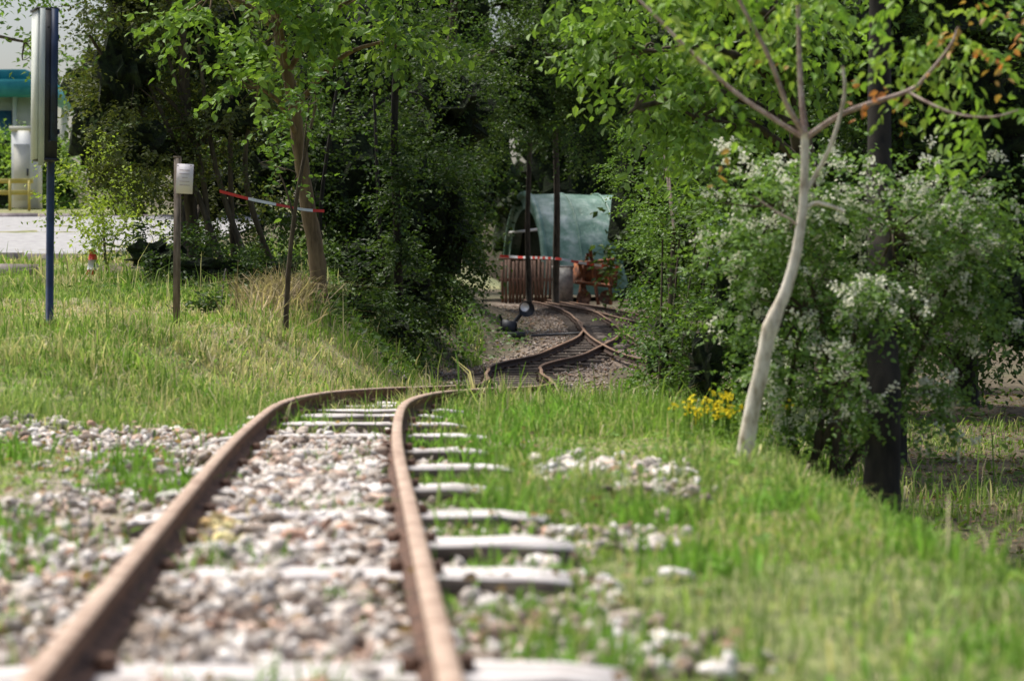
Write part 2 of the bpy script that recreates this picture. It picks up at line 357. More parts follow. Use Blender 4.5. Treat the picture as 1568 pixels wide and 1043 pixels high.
addbl(blades(x,y,rng.uniform(.05,.12,len(x))+.06*(x>.35)*rng.random(len(x)),rng.uniform(.005,.009,len(x)),gcolr(len(x),x,y,.12),lean=.8))
n=9000; y=rng.uniform(12,18,n); x=xt(y)-rng.uniform(.6,2.3,n); k=rng.random(n)<sm(fn(x*1.5,y*1.5)+.1); x=x[k];y=y[k]
addbl(blades(x,y,rng.uniform(.07,.18,len(x)),rng.uniform(.005,.009,len(x)),gcolr(len(x),x,y,.18),lean=.9))
mesh_np('grass',np.concatenate(VV),[(np.concatenate(FF),0)],[M_grass],np.concatenate(CC))
VV=[];FF=[];CC=[];off=0
n=900; x=rng.normal(-1.92,.16,n); y=rng.normal(17.8,.7,n); 
addbl(blades(x,y,rng.uniform(.10,.40,n),rng.uniform(.006,.012,n),np.array([.52,.42,.27])*rng.uniform(.35,1.2,(n,1)),lean=1.5))
n=6000; x=rng.uniform(-4.4,-1.6,n); y=rng.uniform(12.5,17.5,n)
addbl(blades(x,y,rng.uniform(.03,.08,n),rng.uniform(.004,.008,n),np.array([.60,.52,.32])*rng.uniform(.5,1.2,(n,1)),lean=1.2))
mesh_np('dry_grass',np.concatenate(VV),[(np.concatenate(FF),0)],[M_grass],np.concatenate(CC))
A=Acc()

# ---------------------------------------------------------------- foliage
def leaves(p,a,nr,s,near,wid=.3):
    nr=unit(nr-a*np.sum(nr*a,-1,keepdims=True)); w=np.cross(a,nr); s=s[:,None]
    n=len(p)
    if near:
        V=np.stack([p,p+a*s*.28+w*s*wid+nr*s*.06,p+a*s*.68+w*s*wid*.75+nr*s*.02,p+a*s-nr*s*.14,p+a*s*.68-w*s*wid*.75+nr*s*.02,p+a*s*.28-w*s*wid+nr*s*.06],1)
        F0=np.array([[0,1,2,3],[0,3,4,5]]); k=6
    else:
        V=np.stack([p,p+a*s*.42+w*s*wid+nr*s*.05,p+a*s-nr*s*.1,p+a*s*.42-w*s*wid+nr*s*.05],1)
        F0=np.array([[0,1,2,3]]); k=4
    F=(F0[None]+np.arange(n)[:,None,None]*k).reshape(-1,4)
    return V.reshape(-1,3),F,k
n=6500; y=rng.uniform(3,16,n); x=rng.uniform(-4,3,n); k=(np.abs(x)<.28*y+.6)&(rng.random(n)<dens(x,y)); x=x[k];y=y[k];n=len(x)
p=np.stack([x,y,hz(x,y)+rng.uniform(.005,.035,n)],1)
V,F,k=leaves(p,unit(rng.normal(size=(n,3))*[1,1,.2]+[0,0,.4]),unit(rng.normal(size=(n,3))*.4+[0,0,1]),rng.uniform(.02,.055,n),True,.26); A.add(V,F,0,np.repeat(np.array([.20,.32,.10])*rng.uniform(.6,1.4,(n,1)),k,0))
A.obj('broadleaf_weeds',[M_grass])
def foliage(A,blobs,leaf,pal,near=False,droop=.15,mi=1,m=9,spread=.16,sub=12,wid=.3,hang=.2):
    pal=np.array(pal)*1.1; subs=[]
    for (cx,cy,cz,rx,ry,rz,n) in blobs:
        K=max(4,n//sub); c=np.array([cx,cy,cz]); R=np.array([rx,ry,rz])
        u=unit(rng.normal(size=(K,3))); rr=rng.random((K,1))**(1/2.4); S_=c+u*rr*R; subs.append(S_)
        tone=rng.normal(0,.7,K)
        idx=rng.integers(K,size=n)
        st=S_[idx]+rng.normal(size=(n,3))*spread*R.min()*1.0
        d=unit(u[idx]*.7+rng.normal(size=(n,3))*.55+np.array([0,0,-droop])); L=leaf*rng.uniform(3,7,n)
        t=(np.arange(m)+.5)/m
        p=st[:,None]+d[:,None]*L[:,None,None]*t[None,:,None]-np.array([0,0,1])*(L[:,None]*t[None]**2*.2)[...,None]
        side=unit(np.cross(d,np.array([0,0,1.]))); sg=np.where(np.arange(m)%2,1,-1)
        a=unit(d[:,None]*.55+side[:,None]*sg[None,:,None]+rng.normal(size=(n,m,3))*.4+np.array([0,0,-hang]))
        nr=unit(np.array([0,0,.8])+rng.normal(size=(n,m,3))*.55+0*a)
        ci=np.clip((tone[idx]+rng.normal(0,.5,n))*.9+len(pal)/2,0,len(pal)-1.001); lo=ci.astype(int); fr=(ci-lo)[:,None]
        c_=pal[lo]*(1-fr)+pal[np.minimum(lo+1,len(pal)-1)]*fr
        c_=np.repeat(c_,m,0)*rng.uniform(.75,1.25,(n*m,1))
        s=leaf*rng.uniform(.6,1.15,n*m)
        V,F,k=leaves(p.reshape(-1,3),a.reshape(-1,3),nr.reshape(-1,3),s,near,wid)
        A.add(V,F,mi,np.repeat(c_,k,0))
    return subs
def tree(name,trunk,r0,r1,blobs,leaf,pal,bark=M_bark,near=False,limbs=True,stems=[],core=0,twr=.006,**k):
    A=Acc(); T=catm(trunk,6); A.tube(T,np.linspace(r0,r1,len(T)),0,10,.05)
    for (st,a,b) in stems:
        q=catm(st,5); A.tube(q,np.linspace(a,b,len(q)),0,8,.04)
    subs=foliage(A,blobs,leaf,pal,near,**k)
    if limbs:
        for bl,S_ in zip(blobs,subs):
            c=np.array(bl[:3]); low=T[T[:,2]<c[2]+.1]
            if len(low)==0: low=T[:1]
            b=low[np.argmin(np.linalg.norm(low-c+np.array([0,0,.4]),axis=1))]
            mid=(b+c)/2+np.array([0,0,.12*np.linalg.norm(c-b)])
            rl=max(r1*.8,twr*1.5)
            A.tube(catm([b,mid,c],5),np.linspace(rl,rl*.45,11),0,6)
            for q in S_[rng.permutation(len(S_))[:14]]:
                m2=(c+q)/2+rng.normal(size=3)*.06
                A.tube(catm([c,m2,q],3),np.linspace(rl*.4,twr*.4,7),0,5,cap=False)
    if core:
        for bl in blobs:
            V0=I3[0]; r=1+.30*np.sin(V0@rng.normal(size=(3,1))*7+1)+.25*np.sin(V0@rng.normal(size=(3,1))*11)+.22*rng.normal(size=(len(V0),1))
            A.add(V0*np.clip(r,.45,1.5)*core*np.array(bl[3:6])+np.array(bl[:3]),I3[1],2)  # lump added inside each crown, its dark colour standing in for interior shade
    return A.obj(name,[bark,M_leaf,M_shade],smooth=[0])
DK=[(.018,.038,.009),(.032,.062,.014),(.050,.092,.020),(.08,.13,.029)]
MD=[(.045,.10,.020),(.075,.15,.028),(.11,.20,.036),(.16,.26,.05)]
BR=[(.08,.17,.028),(.13,.25,.04),(.19,.32,.055),(.26,.385,.075)]
YL=[(.16,.24,.04),(.25,.34,.05),(.34,.43,.08)]
OL=[(.03,.045,.012),(.052,.072,.018),(.085,.105,.025),(.12,.14,.04)]
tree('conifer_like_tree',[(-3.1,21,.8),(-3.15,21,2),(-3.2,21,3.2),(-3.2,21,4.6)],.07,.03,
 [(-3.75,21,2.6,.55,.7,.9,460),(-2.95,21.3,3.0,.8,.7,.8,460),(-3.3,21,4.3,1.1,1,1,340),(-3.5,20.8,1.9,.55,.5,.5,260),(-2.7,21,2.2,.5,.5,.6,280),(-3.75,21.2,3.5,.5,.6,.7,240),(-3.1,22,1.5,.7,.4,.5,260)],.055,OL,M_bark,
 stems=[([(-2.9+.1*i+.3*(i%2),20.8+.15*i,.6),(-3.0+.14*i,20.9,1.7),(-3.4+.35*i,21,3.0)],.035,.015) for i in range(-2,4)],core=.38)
tree('young_shrub',[(-4.5,24,.6),(-4.55,24,1.5)],.02,.01,[(-4.65,24,1.65,.42,.5,.45,190),(-4.1,23,1.2,.35,.4,.4,110)],.06,YL)
tree('maple_tree',[(-8.6,30,1),(-8.4,30,3),(-7.9,30,4.6)],.1,.05,[(-7.0,30,4.75,.5,.6,.3,90),(-6.75,30,3.95,.3,.4,.22,24),(-7.9,30,5.6,1,1,.5,100)],.10,BR)
tree('leaning_tree',[(-1.68,19,.3),(-1.72,19,.85),(-1.79,19,1.25),(-1.87,19,1.8),(-1.92,19,2.2),(-2.03,19,2.7),(-2.1,19,3.3),(-2.0,19,4.2)],.080,.035,
 [(-2.0,18.5,2.85,.5,.45,.25,75),(-1.25,18.4,3.05,.5,.45,.25,80),(-1.55,18.8,3.7,1,.8,.6,140),(-2.15,18.4,2.25,.25,.3,.16,22),(-1.0,18.3,2.65,.3,.3,.18,34),(-2.6,18.8,3.1,.4,.4,.4,40)],.09,MD[1:]+BR[2:],M_barkbrown,near=True,hang=.5,wid=.33)
tree('sapling_tree',[(-1.68,16,.1),(-1.66,16,.6),(-1.62,16,1.0),(-1.56,16,1.4),(-1.45,16,1.9)],.022,.010,[(-1.5,16,1.9,.3,.3,.3,28),(-1.75,16,1.45,.18,.2,.18,8)],.06,MD,M_bark,near=True)
tree('bramble_bush',[(-2.6,20,.4),(-2.6,20,.8)],.02,.01,[(-2.75,19.6,.72,.6,.4,.25,300),(-2.2,19.8,.65,.4,.35,.25,180),(-1.75,18.8,.36,.25,.3,.14,90),(-3.3,20,.85,.5,.4,.28,220),(-1.5,20.2,.35,.4,.3,.25,200),(-2.3,17.0,.30,.35,.3,.12,120),(-1.2,20.8,.15,.35,.3,.25,150)],.05,DK,M_barkdark,core=.42)
tree('ivy_covered_tree',[(-1.2,23,.1),(-1.22,23,1.2),(-1.25,23,2.2),(-1.2,23,3.6)],.05,.035,[(-1.2,22.95,.7,.13,.13,.5,150),(-1.23,22.95,1.5,.12,.12,.6,170),(-1.22,23,3.2,.7,.6,.6,220)],.06,DK,M_barkdark,limbs=False)
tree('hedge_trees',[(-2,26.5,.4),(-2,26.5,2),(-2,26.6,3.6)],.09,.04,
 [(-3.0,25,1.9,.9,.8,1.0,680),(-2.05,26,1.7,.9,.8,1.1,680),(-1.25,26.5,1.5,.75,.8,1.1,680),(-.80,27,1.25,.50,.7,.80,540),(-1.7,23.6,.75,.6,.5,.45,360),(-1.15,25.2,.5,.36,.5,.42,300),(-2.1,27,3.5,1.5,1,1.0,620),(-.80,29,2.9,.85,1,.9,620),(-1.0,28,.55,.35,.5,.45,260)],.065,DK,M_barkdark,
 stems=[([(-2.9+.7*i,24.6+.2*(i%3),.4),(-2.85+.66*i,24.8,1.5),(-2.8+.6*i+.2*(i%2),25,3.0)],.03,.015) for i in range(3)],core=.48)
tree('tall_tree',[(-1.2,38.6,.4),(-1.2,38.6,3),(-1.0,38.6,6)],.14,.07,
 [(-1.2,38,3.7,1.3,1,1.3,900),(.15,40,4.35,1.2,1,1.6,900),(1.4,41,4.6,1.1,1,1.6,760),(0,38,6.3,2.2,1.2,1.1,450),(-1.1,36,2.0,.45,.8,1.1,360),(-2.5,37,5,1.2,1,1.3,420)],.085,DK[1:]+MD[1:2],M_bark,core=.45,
 stems=[([(.40,50,.2),(.36,50,2.0),(.42,50,4.0)],.07,.05),([(1.0,50,.2),(1.04,50,2.4),(1.0,50,4.2)],.085,.06)])
tree('willow_shrub',[(1.2,16.6,-.6),(1.2,16.6,0),(1.25,16.7,1)],.03,.015,
 [(1.13,16,.05,.25,.35,.6,420),(1.37,17,.9,.34,.4,.5,380),(1.38,20,1.4,.36,.5,.42,300),(1.22,18,.75,.25,.35,.5,260),(1.3,14.6,0,.28,.3,.5,260),(1.10,15.2,-.3,.12,.25,.2,70),(1.42,24,1.95,.34,.4,.3,140)],.042,MD,M_bark,core=.35,
 stems=[([(1.04+.07*i,15.4,-.5),(1.06+.08*i,15.4,.2),(1.08+.12*i,15.5,.9)],.012,.006) for i in range(5)])
tree('hanging_beech_tree',[(2.0,13.4,-.8),(1.9,13.4,.8),(1.6,13.2,2.2),(1.3,13,3.2)],.09,.04,
 [(.78,12.8,1.95,.30,.35,.25,95),(.42,12.2,2.25,.22,.3,.09,30),(1.1,12.8,1.55,.32,.35,.3,100),(.95,13,2.6,.75,.6,.35,130),(.72,12.6,1.60,.12,.2,.10,14),(1.45,12.9,2.1,.4,.4,.35,100)],.075,MD[1:]+BR[2:],M_bark,near=True,hang=.7,wid=.27)
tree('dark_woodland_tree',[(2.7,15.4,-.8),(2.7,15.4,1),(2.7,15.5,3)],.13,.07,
 [(1.75,15,1.5,.6,.6,.7,420),(2.4,15.2,2.2,.9,.7,.6,460),(3.3,15.3,1.6,.8,.6,.8,440),(2.6,16.5,1.0,.9,.6,.9,460),(1.6,15.2,.3,.4,.5,.7,330),(2.1,16,.1,.5,.5,.6,300),(3.0,15,3.0,1.6,1.2,.7,360),(3.4,14.6,.40,.35,.4,.45,180)],.06,DK[1:]+MD[1:2],M_barkdark,core=.5)  # wide top crown added above the view to keep light off the hollow
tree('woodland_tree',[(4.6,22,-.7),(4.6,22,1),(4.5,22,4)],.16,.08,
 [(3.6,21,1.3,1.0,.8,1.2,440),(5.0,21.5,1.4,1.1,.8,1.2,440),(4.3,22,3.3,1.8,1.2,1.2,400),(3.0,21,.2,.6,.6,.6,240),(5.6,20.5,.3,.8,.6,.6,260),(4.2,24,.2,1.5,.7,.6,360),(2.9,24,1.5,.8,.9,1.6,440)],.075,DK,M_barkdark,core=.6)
A=Acc(); A.tube(catm([(1.70,10.0,-.85),(1.715,10.0,-.35),(1.73,10.05,.1),(1.80,10.5,.5),(1.86,10.95,1.1),(1.9,11.2,2.2)],6),np.linspace(.092,.055,31),0,14,.05); 
foliage(A,[(2.0,11.3,2.3,.8,.5,.3,90)],.07,MD,True)
A.obj('dark_trunk_tree',[M_barkdark,M_leaf],smooth=[0])
# hawthorn
HW=[(.07,.135,.032),(.115,.21,.05),(.18,.29,.08)]
A=Acc()
hb=[(1.28,10.4,.95,.34,.3,.24,250),(1.85,10.5,.82,.46,.35,.36,420),(1.42,10.5,.45,.34,.3,.30,300),(1.95,10.6,.42,.36,.35,.32,320),(1.62,10.7,.08,.34,.25,.22,210),(2.28,10.8,.85,.30,.3,.34,260),(1.48,10.6,-.10,.20,.2,.18,120),(1.12,10.6,.75,.22,.25,.20,100),(2.02,10.3,.02,.13,.2,.22,60),(1.25,10.4,.12,.18,.2,.20,80),(2.3,10.6,.45,.2,.25,.2,90),(1.53,9.85,.08,.13,.12,.2,50),(1.68,9.85,.48,.16,.12,.18,70)]
subs=foliage(A,hb,.034,HW,True,droop=.35,sub=8,spread=.2)
root=np.array([1.50,10.6,-.5])
for i in range(6):
    b=hb[i]; c=np.array(b[:3]); A.tube(catm([root+rng.normal(size=3)*[.12,.1,0],(root+c)/2+rng.normal(size=3)*.08,c],6),np.linspace(.022,.008,13),0,7)
    for q in subs[i][:16]: A.tube(catm([c,(c+q)/2+rng.normal(size=3)*.04,q],3),np.linspace(.007,.003,7),0,5,cap=False)
fl=[]
for b,S_ in zip(hb,subs):
    for q in S_:
        o=unit(q-np.array(b[:3])); dirn=unit(rng.normal(size=3)*[1,1,.7]+[0,0,-.2])
        if rng.random()<.30: continue
        nc=rng.integers(2,7)
        for j in range(nc):
            fl.append(q+o*.05+dirn*.045*j+rng.normal(size=3)*.03+np.array([0,0,.015]))
fl=np.array(fl); nf=20
fp=(fl[:,None]+rng.normal(size=(len(fl),nf,3))*.0140).reshape(-1,3); n=len(fp)
a=unit(rng.normal(size=(n,3))); V,F,k=leaves(fp,a,unit(rng.normal(size=(n,3))+[0,-.2,.8]),rng.uniform(.012,.021,n),False,.5)
A.add(V,F,2,np.repeat(np.array([.84,.84,.70])*rng.uniform(.82,1.05,(n,1)),k,0))
A.obj('hawthorn_bush',[M_bark,M_leaf,M_petal],smooth=[0])
# pale sapling
A=Acc(); D=8.5
def br(pts,a,b,mi=1,seg=8):
    q=catm(pts,6); A.tube(q,np.linspace(a,b,len(q)),mi,seg,.03)
q=catm([(.905,D,-.24),(.912,D,-.143),(.941,D,.042),(.985,D,.248),(1.018,D,.402),(1.082,D,.556),(1.126,D,.736),(1.146,D,.916),(1.151,D,1.16)],7)
tt=np.linspace(0,1,len(q)); rr=np.interp(tt,[0,.1,.45,.5,.56,.8,1],[.042,.035,.028,.034,.025,.018,.016])
A.tube(q,rr,0,14,.045)
br([(1.151,D,1.15),(1.069,D-.05,1.276),(.992,D-.1,1.456),(.864,D-.15,1.687),(.80,D-.2,1.9)],.012,.006)
br([(1.151,D,1.14),(1.09,D+.02,1.18),(.889,D+.1,1.327),(.684,D+.2,1.533),(.568,D+.25,1.661),(.45,D+.3,1.78)],.011,.005)
br([(1.151,D,1.15),(1.143,D+.05,1.3),(1.141,D+.1,1.456),(1.141,D+.15,1.687),(1.13,D+.2,2.1)],.013,.008)
br([(1.151,D,1.14),(1.300,D-.05,1.237),(1.532,D-.1,1.314),(1.60,D-.12,1.37),(1.686,D-.15,1.481),(1.72,D-.15,1.56)],.012,.004)
br([(1.532,D-.1,1.314),(1.62,D-.2,1.25),(1.712,D-.25,1.211),(1.82,D-.3,1.20),(1.917,D-.3,1.225)],.006,.003)
br([(1.150,D,.93),(1.195,D,1.0),(1.249,D-.05,1.121),(1.295,D-.06,1.301),(1.288,D-.06,1.417)],.011,.006,0)
br([(1.143,D,.86),(1.19,D,.885),(1.236,D-.03,.877),(1.300,D-.05,.852)],.009,.006,0)
br([(1.133,D,.79),(1.09,D,.825),(1.043,D+.02,.852),(.953,D+.05,.916)],.006,.003)
BL=[(.11,.22,.04),(.17,.31,.05),(.24,.38,.07),(.31,.42,.09)]
foliage(A,[(.72,8.6,1.74,.22,.25,.10,18),(.98,8.5,1.77,.2,.25,.10,15),(1.3,8.7,1.78,.3,.3,.10,20),(1.62,8.7,1.70,.22,.3,.16,22),(1.85,8.9,1.55,.2,.3,.25,26),(1.1,8.8,1.55,.15,.2,.12,5),(1.95,8.8,1.32,.13,.2,.18,10),(.70,8.8,1.48,.12,.2,.12,5)],.058,BL,True,mi=2,hang=.7,sub=5,wid=.27)
OR=[(.42,.13,.05),(.5,.19,.07),(.40,.25,.08)]
foliage(A,[(.88,8.5,1.12,.07,.1,.05,1),(1.45,8.4,1.32,.08,.1,.05,3),(1.27,8.4,1.22,.05,.1,.05,1),(1.78,8.3,1.47,.10,.1,.07,6),(1.95,8.3,1.58,.08,.1,.06,6),(1.1,8.5,1.42,.05,.05,.05,1)],.042,OR,True,mi=2,hang=.6,sub=2,m=5)
A.obj('pale_bark_sapling',[M_barkpale,M_barktwig,M_leaf],smooth=[0,1])
def far_tree(name,x,y,h,w,pal,n=560,leaf=.18):
    z0=hs(x,y); bl=[]
    for i in range(5):
        bl.append((x+rng.normal()*w*.35,y+rng.normal()*w*.2,z0+h*(.22+.16*i),w*rng.uniform(.6,.8)*(1-.08*i),w*.6,h*.2,n//2))
    return tree(name,[(x,y,z0-.2),(x,y,z0+h*.5),(x,y,z0+h*.8)],.2,.08,bl,leaf,pal,M_barkdark,core=.66,limbs=False)
for x,y,h,w in [(-8.0,46,10,1.5),(-6.3,44,10,2.0),(-4.2,46,9,2.4),(-2.0,50,10,2.0),(4.0,46,9,1.7),(6.2,44,9,2.3),(9,43,9,2.5),(12,44,9,2.6),(-3.6,70,12,3),(1,76,13,3.6),(6,76,13,4),(2.6,73,12,3.2),(-1.8,60,10,1.5)]:
    far_tree('woodland_tree',x,y,h,w,DK)
for x,y,h,w in [(-15.6,68,2.2,1.2),(-17.5,70,2.4,1.4),(-14.0,66,2.3,.8)]: far_tree('garden_bush',x,y,h,w,BR,300,.16)
A=Acc(); foliage(A,[(.93,10.4,-.10,.15,.12,.09,60),(1.08,10.3,-.05,.10,.1,.10,36)],.035,BR,True,mi=0)
fl=np.array([.97,10.2,-.01])+rng.normal(size=(34,3))*[.10,.07,.04]
fp=(fl[:,None]+rng.normal(size=(34,8,3))*.010).reshape(-1,3); n=len(fp)
V,F,k=leaves(fp,unit(rng.normal(size=(n,3))),unit(rng.normal(size=(n,3))+[0,-.3,1]),np.full(n,.019),False,.5); A.add(V,F,1,np.array([.82,.68,.05]))
for q in fl[:30]: A.tube([(q[0],q[1],hs(q[0],q[1])),q],.003,0,4,C=(.1,.2,.04))
A.obj('yellow_flowers',[M_leaf,M_petal])
A=Acc(); n=2600; x=rng.uniform(1.2,6,n); y=rng.uniform(9,24,n); p=np.stack([x,y,hz(x,y)+.01],1)
V,F,k=leaves(p,unit(rng.normal(size=(n,3))*[1,1,.2]+[0,0,.35]),unit(rng.normal(size=(n,3))*.4+[0,0,1]),rng.uniform(.03,.09,n),True); A.add(V,F,0,np.repeat(np.array([.12,.19,.035])*rng.uniform(.5,1.5,(n,1)),k,0))
n=9000; x=rng.uniform(1.2,6,n); y=rng.uniform(8,24,n); p=np.stack([x,y,hz(x,y)+.01],1)
V,F,k=leaves(p,unit(rng.normal(size=(n,3))*[1,1,.15]),unit(rng.normal(size=(n,3))*.3+[0,0,1]),rng.uniform(.03,.06,n),False); A.add(V,F,0,np.repeat(np.array([.19,.125,.075])*rng.uniform(.4,1.5,(n,1)),k,0))
A.obj('undergrowth',[M_leaf])
A=Acc(); n=9000; x=np.concatenate([rng.uniform(-3.8,-.5,n//2),xt(rng.uniform(20,36,n//2))-rng.uniform(1.1,2.4,n//2)]); y=rng.uniform(18,36,n); k=(np.abs(x-xt(y))>1.0); x=x[k];y=y[k]; n=len(x)
p=np.stack([x,y,hz(x,y)+rng.uniform(0,.12,n)],1)
V,F,k=leaves(p,unit(rng.normal(size=(n,3))*[1,1,.3]+[0,0,.3]),unit(rng.normal(size=(n,3))*.5+[0,0,1]),rng.uniform(.04,.09,n),False,.35); A.add(V,F,0,np.repeat(np.array([.07,.14,.025])*rng.uniform(.4,1.6,(n,1)),k,0))
n=3500; y=rng.uniform(20,52,n); x=xt(y)+rng.uniform(-1.6,1.5,n); p=np.stack([x,y,hz(x,y)+.02],1)
V,F,k=leaves(p,unit(rng.normal(size=(n,3))*[1,1,.1]),unit(rng.normal(size=(n,3))*.3+[0,0,1]),rng.uniform(.03,.07,n),False,.35); A.add(V,F,0,np.repeat(np.array([.16,.11,.07])*rng.uniform(.4,1.5,(n,1)),k,0))
A.obj('ground_ivy',[M_leaf])
# fallen dry leaves caught in the ballast
A=Acc(); n=700; y=rng.uniform(2.5,10,n); x=xt(y)+rng.uniform(-1.4,.9,n); p=np.stack([x,y,zt(y)-.085+rng.uniform(-.02,.02,n)],1)
V,F,k=leaves(p,unit(rng.normal(size=(n,3))*[1,1,.2]),unit(rng.normal(size=(n,3))*.5+[0,0,1]),rng.uniform(.015,.04,n),True,.35); A.add(V,F,0,np.repeat(np.array([.30,.20,.12])*rng.uniform(.4,1.4,(n,1)),k,0))
A.obj('fallen_leaves',[M_leaf])

# ---------------------------------------------------------------- man-made things
z0=hs(-3.0,14)
A=Acc(); A.tube([(-3.0,14,z0-.1),(-2.985,14,z0+1.0),(-2.955,14,2.36)],.026,0,12)
A.tube([(-3.0,14,z0),(-3.0,14,z0+.05)],.055,0,12); A.box((-3.0,14,z0+.04),(.15,.15,.02),4)
for a in range(4): A.tube([(-3.0+.05*math.cos(a*1.57+.7),14+.05*math.sin(a*1.57+.7),z0+.04),(-3.0+.05*math.cos(a*1.57+.7),14+.05*math.sin(a*1.57+.7),z0+.075)],.008,1,6)
r=(0,0.015,math.radians(26)); cx,cy,cz=-2.995,13.90,1.85
def loc(u,v,w):
    c,s=math.cos(r[2]),math.sin(r[2]); return (cx+u*c-v*s,cy+u*s+v*c,cz+w)
A.box(loc(0,0,0),(.12,.17,.94),1,r)
A.box(loc(-.066,0,0),(.012,.165,.95),2,r)
A.box(loc(-.045,-.091,-.02),(.036,.012,1.0),2,r); A.box(loc(.035,-.093,.06),(.045,.016,.84),0,r)
A.box(loc(0,0,.478),(.145,.19,.016),1,r); A.box(loc(0,0,-.478),(.13,.18,.016),1,r)
A.box(loc(.064,0,-.3),(.012,.18,.03),0,r);A.box(loc(.064,0,.3),(.012,.18,.03),0,r)
for w_ in(-.36,0,.36): A.tube([loc(.0,-.095,w_),loc(.0,-.102,w_)],.008,1,6)
A.obj('navy_signal_post',[M_navy,M_black,M_lgrey,M_white,M_rusto])
z0=hs(-2.32,15)
A=Acc(); hh=1.45-z0+.15; A.box((-2.325,15,1.45-hh/2),(.045,.035,hh),0,(0,.012,0)); A.box((-2.32,15,1.456),(.05,.04,.012),0,(0,.012,0))
A.box((-2.265,14.972,1.305),(.115,.008,.205),1,(0,.05,.1))
for i in range(5): A.box((-2.265+rng.normal()*.003,14.966,1.365-.026*i),(.07-.03*(i%3==2),.002,.004),2,(0,.05,.1))
for dx in(-.045,.045): A.tube([(-2.265+dx,14.970,1.395),(-2.265+dx,14.962,1.395)],.004,3,6)
A.obj('notice_sign_post',[M_postwood,M_paper,M_ink,M_black])
def tape(name,pts,w=.05):
    q=catm(pts,10); A=Acc()
    q=resample(q,.05)
    for i in range(len(q)-1):
        tw=.4*math.sin(i*.11); o1=np.array([0,math.sin(tw)*w/2,math.cos(tw)*w/2])
        tw2=.4*math.sin((i+1)*.11); o2=np.array([0,math.sin(tw2)*w/2,math.cos(tw2)*w/2])
        A.add([q[i]-o1,q[i+1]-o2,q[i+1]+o2,q[i]+o1],[[0,1,2,3]],(i//5)%2)
    A.obj(name,[M_red,M_white])
tape('barrier_tape',[(-2.48,18.35,1.37),(-2.25,18.4,1.31),(-2.0,18.5,1.26),(-1.80,18.85,1.23),(-1.62,18.9,1.22)],.026)
tape('barrier_tape',[(-.3,53,1.32),(.3,52.5,1.28),(1.0,49.9,1.22),(1.6,50,1.12),(2.6,51,1.0)],.06)
def marker(x,y,h):
    z=hs(x,y); A=Acc()
    for i in range(4): A.tube([(x,y,z+h*i/4),(x,y,z+h*(i+1)/4)],[.075-.014*i,.075-.014*(i+1)],i%2,14)
    A.box((x,y,z+.01),(.2,.2,.03),0); A.obj('traffic_cone',[M_red,M_white])
marker(-4.50,23.2,.42)
x0,y0=.0,34.0; z0=hs(x0,y0)-.04
A=Acc(); A.box((x0-.02,y0,z0+.06),(.46,.5,.10),0); A.box((x0-.06,y0,z0+.17),(.22,.28,.24),0,(0,.15,0)); A.tube([(x0-.18,y0,z0+.2),(x0+.08,y0,z0+.2)],.085,0,12)
A.tube([(x0-.12,y0,z0+.12),(x0+.02,y0,z0+.24),(x0+.20,y0,z0+.46)],[.05,.035,.028],0,8); A.tube([(x0-.05,y0-.05,z0+.1),(x0-.19,y0-.05,z0+.36)],.022,0,8)
A.tube([(x0+.23,y0-.05,z0+.47),(x0+.23,y0+.05,z0+.47)],.125,0,22)
A.tube([(x0+.20,y0-.056,z0+.50),(x0+.20,y0-.051,z0+.50)],.07,1,18)
A.tube([(x0+.3,y0,z0+.05),(x0+1.1,y0+.1,z0+.09)],.018,0,6)
A.obj('switch_stand',[M_black,M_white])
A=Acc(); ax=unit(np.array([.97,.22,0])); sd=np.array([-ax[1],ax[0],0]); e=np.array([.36,59.5,.35]); R0=2.5
th=np.linspace(0,np.pi,33)
def ringp(c,R): return c+sd*(np.cos(th)[:,None]*R)+np.array([0,0,1])*(np.sin(th)[:,None]*R*1.10)
L=np.linspace(0,11,12); V=np.array([ringp(e+ax*l,R0*(1+(.012 if i%2 else 0))) for i,l in enumerate(L)]).reshape(-1,3)
ii=np.arange(11)[:,None]*33; jj=np.arange(32)[None]; A.add(V,np.stack([ii+jj,ii+jj+1,ii+34+jj,ii+33+jj],-1).reshape(-1,4),0)
for l in L: A.tube(ringp(e+ax*l,R0+.03),.03,0,6)
A.tube(ringp(e-ax*.02,R0+.01),.09,0,8)
o=ringp(e,R0); inn=ringp(e,R0*.86); V=np.vstack([o,inn]); A.add(V,[[k,k+1,34+k,33+k] for k in range(32)],0)
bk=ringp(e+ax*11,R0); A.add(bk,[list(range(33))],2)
bk=ringp(e+ax*.35,R0*.97); A.add(bk,[list(range(33))],2)  # dark sheet added behind the opening, painting the tunnel's inner shade
A.box(e-ax*.03+np.array([0,0,1.75]),(.06,4.0,.07),1,(0,0,math.atan2(sd[1],sd[0])-math.pi/2))
A.obj('polytunnel_greenhouse',[M_plastic,M_white,M_shade,M_teal])
A=Acc()
for i in range(15):
    x=-.25+i*.095; z=hs(x,56); A.box((x,56+rng.normal()*.01,z+.55),(.075,.025,1.15+rng.normal()*.04),0,(0,rng.normal()*.02,0))
A.box((.4,56.05,.75),(1.5,.04,.08),0); A.box((.4,56.05,1.3),(1.5,.04,.08),0)
A.obj('slat_fence',[M_slat])
A=Acc(); A.box((1.25,53,.62),(.42,.4,.85),0,(0,0,.2)); A.box((1.25,53,1.06),(.46,.44,.05),0,(0,0,.2)); A.obj('concrete_block',[M_conc])
A=Acc(); z=hs(2.0,53)+.05
A.box((2.05,53.2,z+.75),(.9,.8,.55),0,(.0,.12,.3))
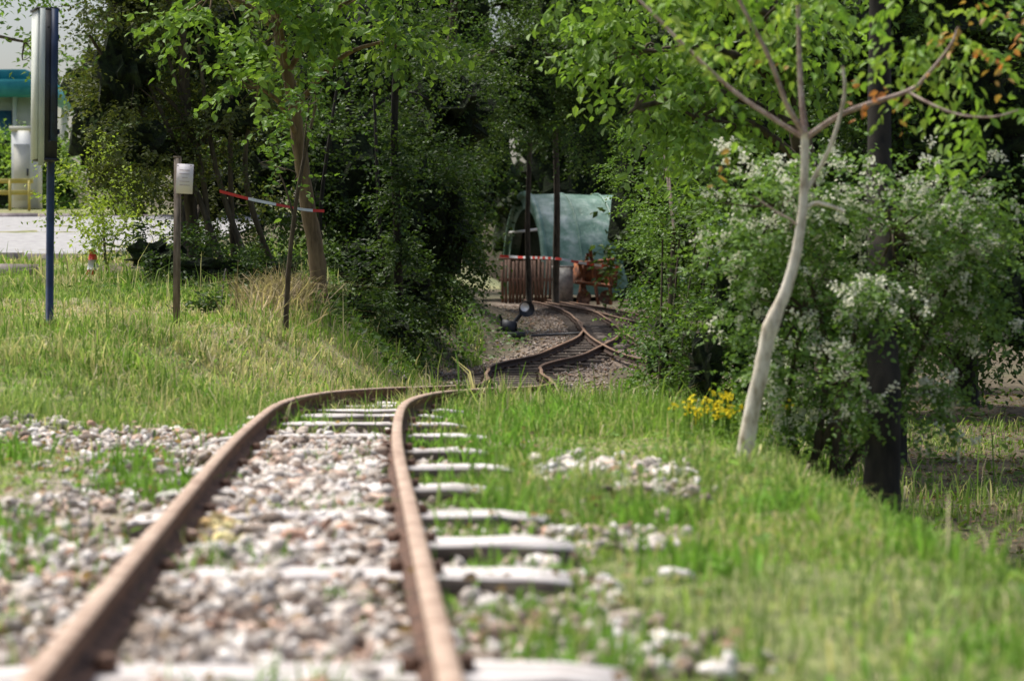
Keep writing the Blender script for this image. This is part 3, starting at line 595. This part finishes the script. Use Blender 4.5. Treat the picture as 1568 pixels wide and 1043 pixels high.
for p,q in [((1.6,52.6,z),(1.85,52.7,z+1.25)),((1.85,52.6,z),(1.65,52.7,z+1.0)),((2.1,52.5,z),(1.9,52.6,z+1.35)),((1.55,52.6,z+.55),(2.5,52.5,z+.45)),((2.4,52.5,z),(2.35,52.6,z+1.3)),((1.6,52.6,z+1.0),(2.5,52.5,z+1.1))]:
    A.tube([p,q],.045,0,4)
for xx in(1.75,2.3): A.tube([(xx,52.5,z+.18),(xx,52.58,z+.18)],.18,1,18)
A.obj('rusty_wagon_frame',[M_rusto,M_rust])
xs_=np.linspace(-45,-4.6,60); ys_=np.linspace(28.8,43.5,30); X,Y=np.meshgrid(xs_,ys_); Y=Y+0.12*(X+8); Zr=hz(X,Y,False)+.035
ii=np.arange(29)[:,None]*60; jj=np.arange(59)[None]
mesh_np('road',np.stack([X,Y,Zr],-1).reshape(-1,3),[(np.stack([ii+jj,ii+jj+1,ii+61+jj,ii+60+jj],-1).reshape(-1,4),0)],[M_asph],smooth=True)
A=Acc()
for yb in(28.7,43.6):
    for x in np.arange(-30,-4.8,1.0):
        y=yb+.12*(x+8); A.box((x,y,hs(x,y)+.02),(.97,.14,.18),0,(0,0,.12))
A.obj('road_kerb',[M_kerb])
A=Acc()
for x in np.arange(-8,-5.2,.5): A.box((x,24,hs(x,24)+.06),(.46,.16,.16),0,(0,rng.normal()*.04,rng.normal()*.05))
A.obj('border_stones',[M_kerb])
A=Acc(); bz=hs(-20,78)
A.box((-22.5,80,bz+2.0),(11,6,4.2),0); A.box((-22.5,79.6,bz+4.35),(11.8,7.2,.55),1); A.box((-22.5,79.8,bz+4.85),(10.5,6,.4),1)
for i in range(8):
    x=-27+i*1.25; A.box((x,76.95,bz+2.6),(.95,.06,2.0),2); A.box((x+.6,76.9,bz+2.2),(.14,.16,4.2),3)
A.box((-22.5,76.93,bz+1.45),(11,.1,.16),3)
A.box((-16.93,78.5,bz+2.6),(.06,1.8,1.6),2)
A.obj('teal_roof_building',[M_cream,M_teal,M_glassb,M_white])
A=Acc(); x,y=-13.9,62; z=hs(x,y); A.box((x,y,z+1.2),(.7,.8,2.2),0); A.box((x,y,z+2.35),(.8,.9,.12),1); A.box((x-.05,y-.41,z+1.1),(.45,.03,1.6),1); A.box((x+.12,y-.43,z+1.1),(.05,.03,.2),2); A.obj('white_kiosk',[M_white,M_cream,M_black])
A=Acc()
for i in range(9):
    x=-16.5+i*.5; z=hs(x,56); A.box((x,56,z+.4),(.06,.06,.8),0)
z=hs(-14.5,56); A.box((-14.5,56,z+.75),(4.2,.05,.12),0); A.box((-14.5,56,z+.45),(4.2,.05,.12),0); A.obj('yellow_barrier',[M_yellow])

# ---------------------------------------------------------------- light, world, camera
v=Vector((-.34,.30,.89)).normalized()
sl=bpy.data.lights.new('sun','SUN'); sl.energy=4.6; sl.angle=math.radians(16); sl.color=(1,.97,.91)
so=link(bpy.data.objects.new('sun',sl)); so.rotation_euler=v.to_track_quat('Z','Y').to_euler()
w=bpy.data.worlds.new('World'); scene.world=w; w.use_nodes=True; nt=w.node_tree
bg=nt.nodes['Background']; sk=nt.nodes.new('ShaderNodeTexSky'); sk.sky_type='NISHITA'; sk.sun_disc=False
sk.sun_elevation=math.asin(v.z); sk.sun_rotation=math.atan2(v.x,v.y); sk.air_density=1; sk.dust_density=5; sk.ozone_density=.3
nt.links.new(sk.outputs[0],bg.inputs[0]); bg.inputs[1].default_value=.15
cd=bpy.data.cameras.new('camera'); cam=link(bpy.data.objects.new('camera',cd)); scene.camera=cam
cd.sensor_width=23.7; cd.lens=50; cd.clip_start=.05; cd.clip_end=2000
cam.location=(0,0,.556); cam.rotation_euler=(math.radians(90-1.41),0,0)
cd.dof.use_dof=True; cd.dof.focus_distance=19; cd.dof.aperture_fstop=2.2
scene.view_settings.view_transform='Standard'; scene.view_settings.look='None'; scene.view_settings.exposure=0
